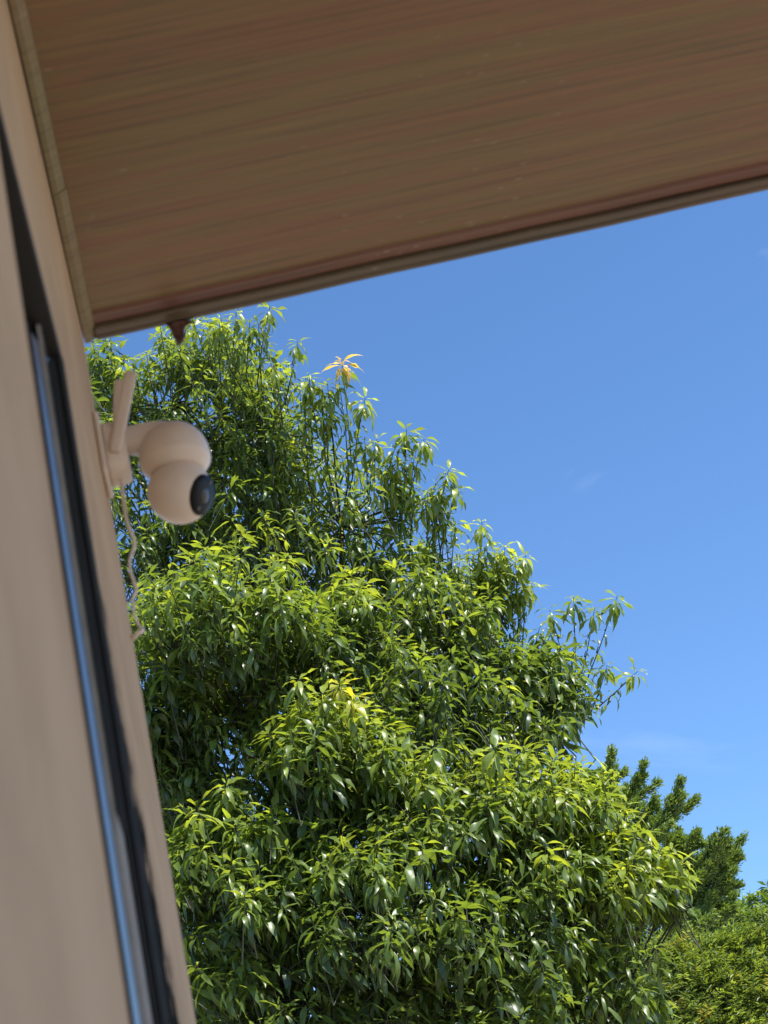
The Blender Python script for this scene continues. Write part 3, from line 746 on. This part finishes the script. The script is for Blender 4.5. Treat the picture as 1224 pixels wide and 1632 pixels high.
# ------------------------------------------------------------------ trees behind
def small_leaf_cloud(name, P, D, N, L, T, mat, width=.5):
    """folded diamond leaves: 4 triangles as 2 quads"""
    S = np.cross(D, N)
    v = np.stack([P, P+L[:, None]*(.5*D+width*.5*S+.10*N), P+L[:, None]*D, P+L[:, None]*(.5*D-width*.5*S+.10*N), P+L[:, None]*.5*D], 1)
    F = np.array([[0, 1, 2], [0, 2, 3]])
    Fq = (F[None] + (np.arange(len(P))*5)[:, None, None]).reshape(-1, 3)
    return quad_mesh(name, v.reshape(-1, 3), Fq, np.repeat(T, 5, axis=0), mat, False)
M_FIC = leaf_mat('small_dark_leaf', .42, .25)
M_ACA = leaf_mat('fine_yellow_green_leaf', .5, .35)

def plume_tree(name, label, dp, base_px, plumes, twig_r=.02, leaf=.066, tintA=(.060, .115, .030), tintB=(.20, .29, .055)):
    bpos = at(*base_px, dp); root = bpos.copy(); root[2] = 0
    t = empty(name, tuple(root), label, 'tree')
    inv = Matrix.Translation(Vector(root)).inverted()
    bm = bmesh.new()
    tube(bm, [Vector(root)+Vector((0, 0, -.05)), Vector(root)*.6+Vector(bpos)*.4+Vector((.1, 0, 0)), Vector(bpos)], [.24, .18, .11], 12)
    tr = from_bm('trunk', bm, M_BARK, None, True); tr.parent = t; tr.matrix_parent_inverse = inv
    segs = []; PP, DDs, NNs, LLs, TTs = [], [], [], [], []
    for (foot, tip, w, dd, n) in plumes:
        a = at(*foot, dp+dd); b = at(*tip, dp+dd); ax_ = b-a; Lx = np.linalg.norm(ax_); u = ax_/Lx; W = 1.12*w*dp/FPX
        bow = np.cross(u, CF)*Lx*rng.uniform(-.05, .05)
        if w > 14:
            bm = bmesh.new(); m_ = bpos*.5+a*.5; m_[2] -= .2
            tube(bm, list(bez(bpos, m_, a, 5))+[a+ax_*.5+bow, b-ax_*.03], [.07, .06, .05, .04, .032, .018, .005], 6)
            l = from_bm('limb', bm, M_BARK, None, True); l.parent = tr; l.matrix_parent_inverse = Matrix.Identity(4)
        else: segs.append((a, b, .014, .004))
        nsub = max(30, int(n/5))
        for k in range(nsub):
            f = rng.random()**.85; p0 = a+ax_*f+bow*4*f*(1-f)
            prof = W*(1-f)**.72*min(1, .45+f*2.2)
            sd = rng.normal(0, 1, 3); sd -= u*(sd@u); sd /= np.linalg.norm(sd)
            tl = prof*rng.uniform(.45, 1.1)*1.25
            d = unit(sd*.75 + u*1.0 + CR*.15 + rng.normal(0, .15, 3))
            p1 = p0+d*tl
            segs.append((p0, p1, .006, .003))
            m2 = int(16*rng.uniform(.8, 1.2))
            q = rng.uniform(.15, 1.08, m2)[:, None]
            pos = p0+(p1-p0)*q + rng.normal(0, .026, (m2, 3))
            ld = unit(d*1.0+u*.3+rng.normal(0, .42, (m2, 3)))
            nn = UP+rng.normal(0, .5, (m2, 3)); nn = unit(nn-ld*(nn*ld).sum(1, keepdims=True))
            PP.append(pos); DDs.append(ld); NNs.append(nn); LLs.append(leaf*rng.uniform(.7, 1.25, m2))
            yy = np.clip(q*.6+.2+rng.normal(0, .25, (m2, 1)), 0, 1)
            TTs.append(np.array(tintA)+(np.array(tintB)-np.array(tintA))*yy)
    me = small_leaf_cloud('crown', *[np.concatenate(x) for x in (PP, DDs, NNs, LLs, TTs)], M_FIC, .36)
    cr_ = link_mesh('crown', me, None, t); cr_.matrix_parent_inverse = inv; cr_['kind'] = 'stuff'
    s_ = link_mesh('twigs', seg_mesh('twigs', segs, M_TWIG), None, tr); s_.matrix_parent_inverse = Matrix.Identity(4); s_['kind'] = 'stuff'
    return t
MAIN = [((900, 1400), (992, 1222), 30, 0, 700), ((940, 1400), (1036, 1238), 32, .3, 800), ((965, 1430), (1058, 1284), 24, .2, 600), ((1010, 1420), (1098, 1265), 28, -.3, 800),
 ((1050, 1450), (1122, 1335), 24, .2, 600), ((1070, 1480), (1172, 1340), 28, -.2, 800), ((1080, 1500), (1188, 1358), 24, .1, 700), ((1090, 1500), (1178, 1408), 26, 0, 600), ((1090, 1530), (1180, 1442), 24, -.3, 600),
 ((1010, 1520), (1120, 1390), 40, -.1, 1000), ((1020, 1560), (1140, 1450), 40, -.4, 1000), ((960, 1530), (1060, 1400), 44, .3, 1000), ((970, 1590), (1090, 1480), 44, 0, 1000), ((1040, 1570), (1150, 1480), 36, -.2, 800), ((910, 1500), (1000, 1370), 44, .5, 800), ((1000, 1630), (1090, 1520), 44, .2, 800), ((860, 1430), (955, 1262), 32, .4, 700), ((1050, 1440), (1092, 1335), 34, .3, 700), ((1080, 1470), (1125, 1385), 34, .3, 700), ((1000, 1400), (1048, 1320), 34, .4, 700), ((950, 1380), (1000, 1290), 30, .5, 600)]
PL = []
MAIN = [((f0-34, f1), (t0-10, t1), w_, dd, n) for ((f0, f1), (t0, t1), w_, dd, n) in MAIN]
for (ft, tp_, w_, dd, n) in MAIN:
    PL.append((ft, tp_, w_*.62, dd, int(n*.8)))
    vx, vy = tp_[0]-ft[0], tp_[1]-ft[1]
    for f_, sg in ((.3, -1), (.45, 1), (.58, -1), (.7, 1), (.8, -1)):
        a_ = math.radians(rng.uniform(8, 20))*sg; l_ = rng.uniform(.28, .42)*(1.25-f_*.5)
        ux, uy = vx*math.cos(a_)-vy*math.sin(a_), vx*math.sin(a_)+vy*math.cos(a_)
        p_ = (ft[0]+vx*f_, ft[1]+vy*f_)
        PL.append((p_, (p_[0]+ux*l_, p_[1]+uy*l_), w_*.30, dd+rng.uniform(-.3, .3), int(n*.3)))
plume_tree('small_leaved_tree', 'dark green small-leaved tree with slanting plume-like branches behind the mango', 26.0, (1010, 1640), PL)

def mound_tree(name, label, dp, blobs, leaf, tints, mat, per=1.0, width=.32, base=None):
    ctr = at(*blobs[0][:2], dp); root = at(*(base or (blobs[0][0], blobs[0][1])), dp); root[2] = 0
    t = empty(name, tuple(root), label, 'tree'); inv = Matrix.Translation(Vector(root)).inverted()
    bm = bmesh.new(); topv = ctr.copy(); topv[2] -= .6
    tube(bm, [Vector(root)+Vector((0, 0, -.05)), Vector(root)*.5+Vector(topv)*.5+Vector((.08, .05, 0)), Vector(topv)], [.2, .15, .08], 12)
    tr = from_bm('trunk', bm, M_BARK, None, True); tr.parent = t; tr.matrix_parent_inverse = inv
    segs = []; PP, DDs, NNs, LLs, TTs = [], [], [], [], []
    for (x, y, rx, ry, dd, n, yg) in blobs:
        c = at(x, y, dp+dd)
        bm = bmesh.new(); m_ = np.array(topv)*.4+c*.6; m_[2] -= .3
        tube(bm, bez(np.array(topv)-UP*.4, m_, c, 6), list(np.linspace(.06, .015, 6)), 6)
        l = from_bm('limb', bm, M_BARK, None, True); l.parent = tr; l.matrix_parent_inverse = Matrix.Identity(4)
        for k in range(int(n*per)):
            u = rng.normal(0, 1, 3); u /= np.linalg.norm(u)
            if u[2] > .3 and rng.random() < .6: continue
            r = .3+.7*rng.random()**.4
            r *= rng.uniform(.85, 1.22); p = c+(CR*u[0]*rx+CU*u[1]*ry)*dp/FPX*r + CF*u[2]*rx*dp/FPX*.7*r
            d = unit(UP*.5+(p-c)*.8/max(.1, np.linalg.norm(p-c))+rng.normal(0, .45, 3))
            ln = rng.uniform(.14, .42)
            p1 = p+d*ln; segs.append((p-d*.15, p1, .004, .002))
            m2 = 16; q = np.linspace(0, 1, m2)[:, None]
            sidev = unit(np.cross(d, UP+rng.normal(0, .3, 3)))
            sg = np.where(np.arange(m2) % 2 == 0, 1, -1)[:, None]
            ld = unit(sidev[None]*sg + d*.7 + rng.normal(0, .3, (m2, 3)) - UP*.25)
            nn = UP+rng.normal(0, .35, (m2, 3)); nn = unit(nn-ld*(nn*ld).sum(1, keepdims=True))
            PP.append(p+(p1-p)*q-UP*.08*q*q); DDs.append(ld); NNs.append(nn); LLs.append(leaf*rng.uniform(.7, 1.3, m2))
            yy = np.clip(yg+.2*u[1]+rng.normal(0, .38), 0, 1)
            base_t = np.array(tints[0])+(np.array(tints[1])-np.array(tints[0]))*yy
            if rng.random() < .06: base_t = np.array(tints[2])
            TTs.append(base_t[None]*rng.uniform(.8, 1.2, (m2, 1)))
    me = small_leaf_cloud('crown', *[np.concatenate(x) for x in (PP, DDs, NNs, LLs, TTs)], mat, width)
    cr_ = link_mesh('crown', me, None, t); cr_.matrix_parent_inverse = inv; cr_['kind'] = 'stuff'
    s_ = link_mesh('twigs', seg_mesh('twigs', segs, M_TWIG, 3), None, tr); s_.matrix_parent_inverse = Matrix.Identity(4); s_['kind'] = 'stuff'
    return t
mound_tree('feathery_tree', 'yellowish green feathery fine-leaved tree below the dark plume-like branches', 21.0,
    [(1150, 1585, 80, 60, 0, 380, .6), (1205, 1535, 50, 34, .3, 150, .8), (1170, 1525, 26, 26, .1, 60, .5), (1110, 1545, 24, 22, .1, 50, .7), (1075, 1540, 22, 26, -.1, 45, .5), (1222, 1500, 26, 22, .3, 50, .5), (1100, 1590, 70, 60, -.3, 260, .45), (1060, 1570, 50, 50, .2, 120, .4), (1230, 1620, 80, 70, -.4, 260, .6), (1120, 1650, 110, 50, -.5, 260, .5), (1280, 1560, 60, 60, 0, 120, .6), (1140, 1530, 50, 30, .2, 110, .8)],
    .078, ((.07, .12, .028), (.20, .27, .05), (.32, .28, .07)), M_ACA, 1.7, .27, (1150, 1640))
mound_tree('broad_leafed_tree', 'mid green leafy treetop behind the yellowish feathery tree', 27.0,
    [(1200, 1490, 50, 35, 0, 170, .5), (1250, 1475, 60, 45, .3, 170, .5), (1160, 1510, 40, 30, .2, 110, .4), (1220, 1540, 70, 50, .4, 160, .3)],
    .13, ((.06, .12, .03), (.17, .26, .05), (.2, .28, .06)), M_FIC, 1.0, .4, (1230, 1600))
print('leaves', NLEAF)
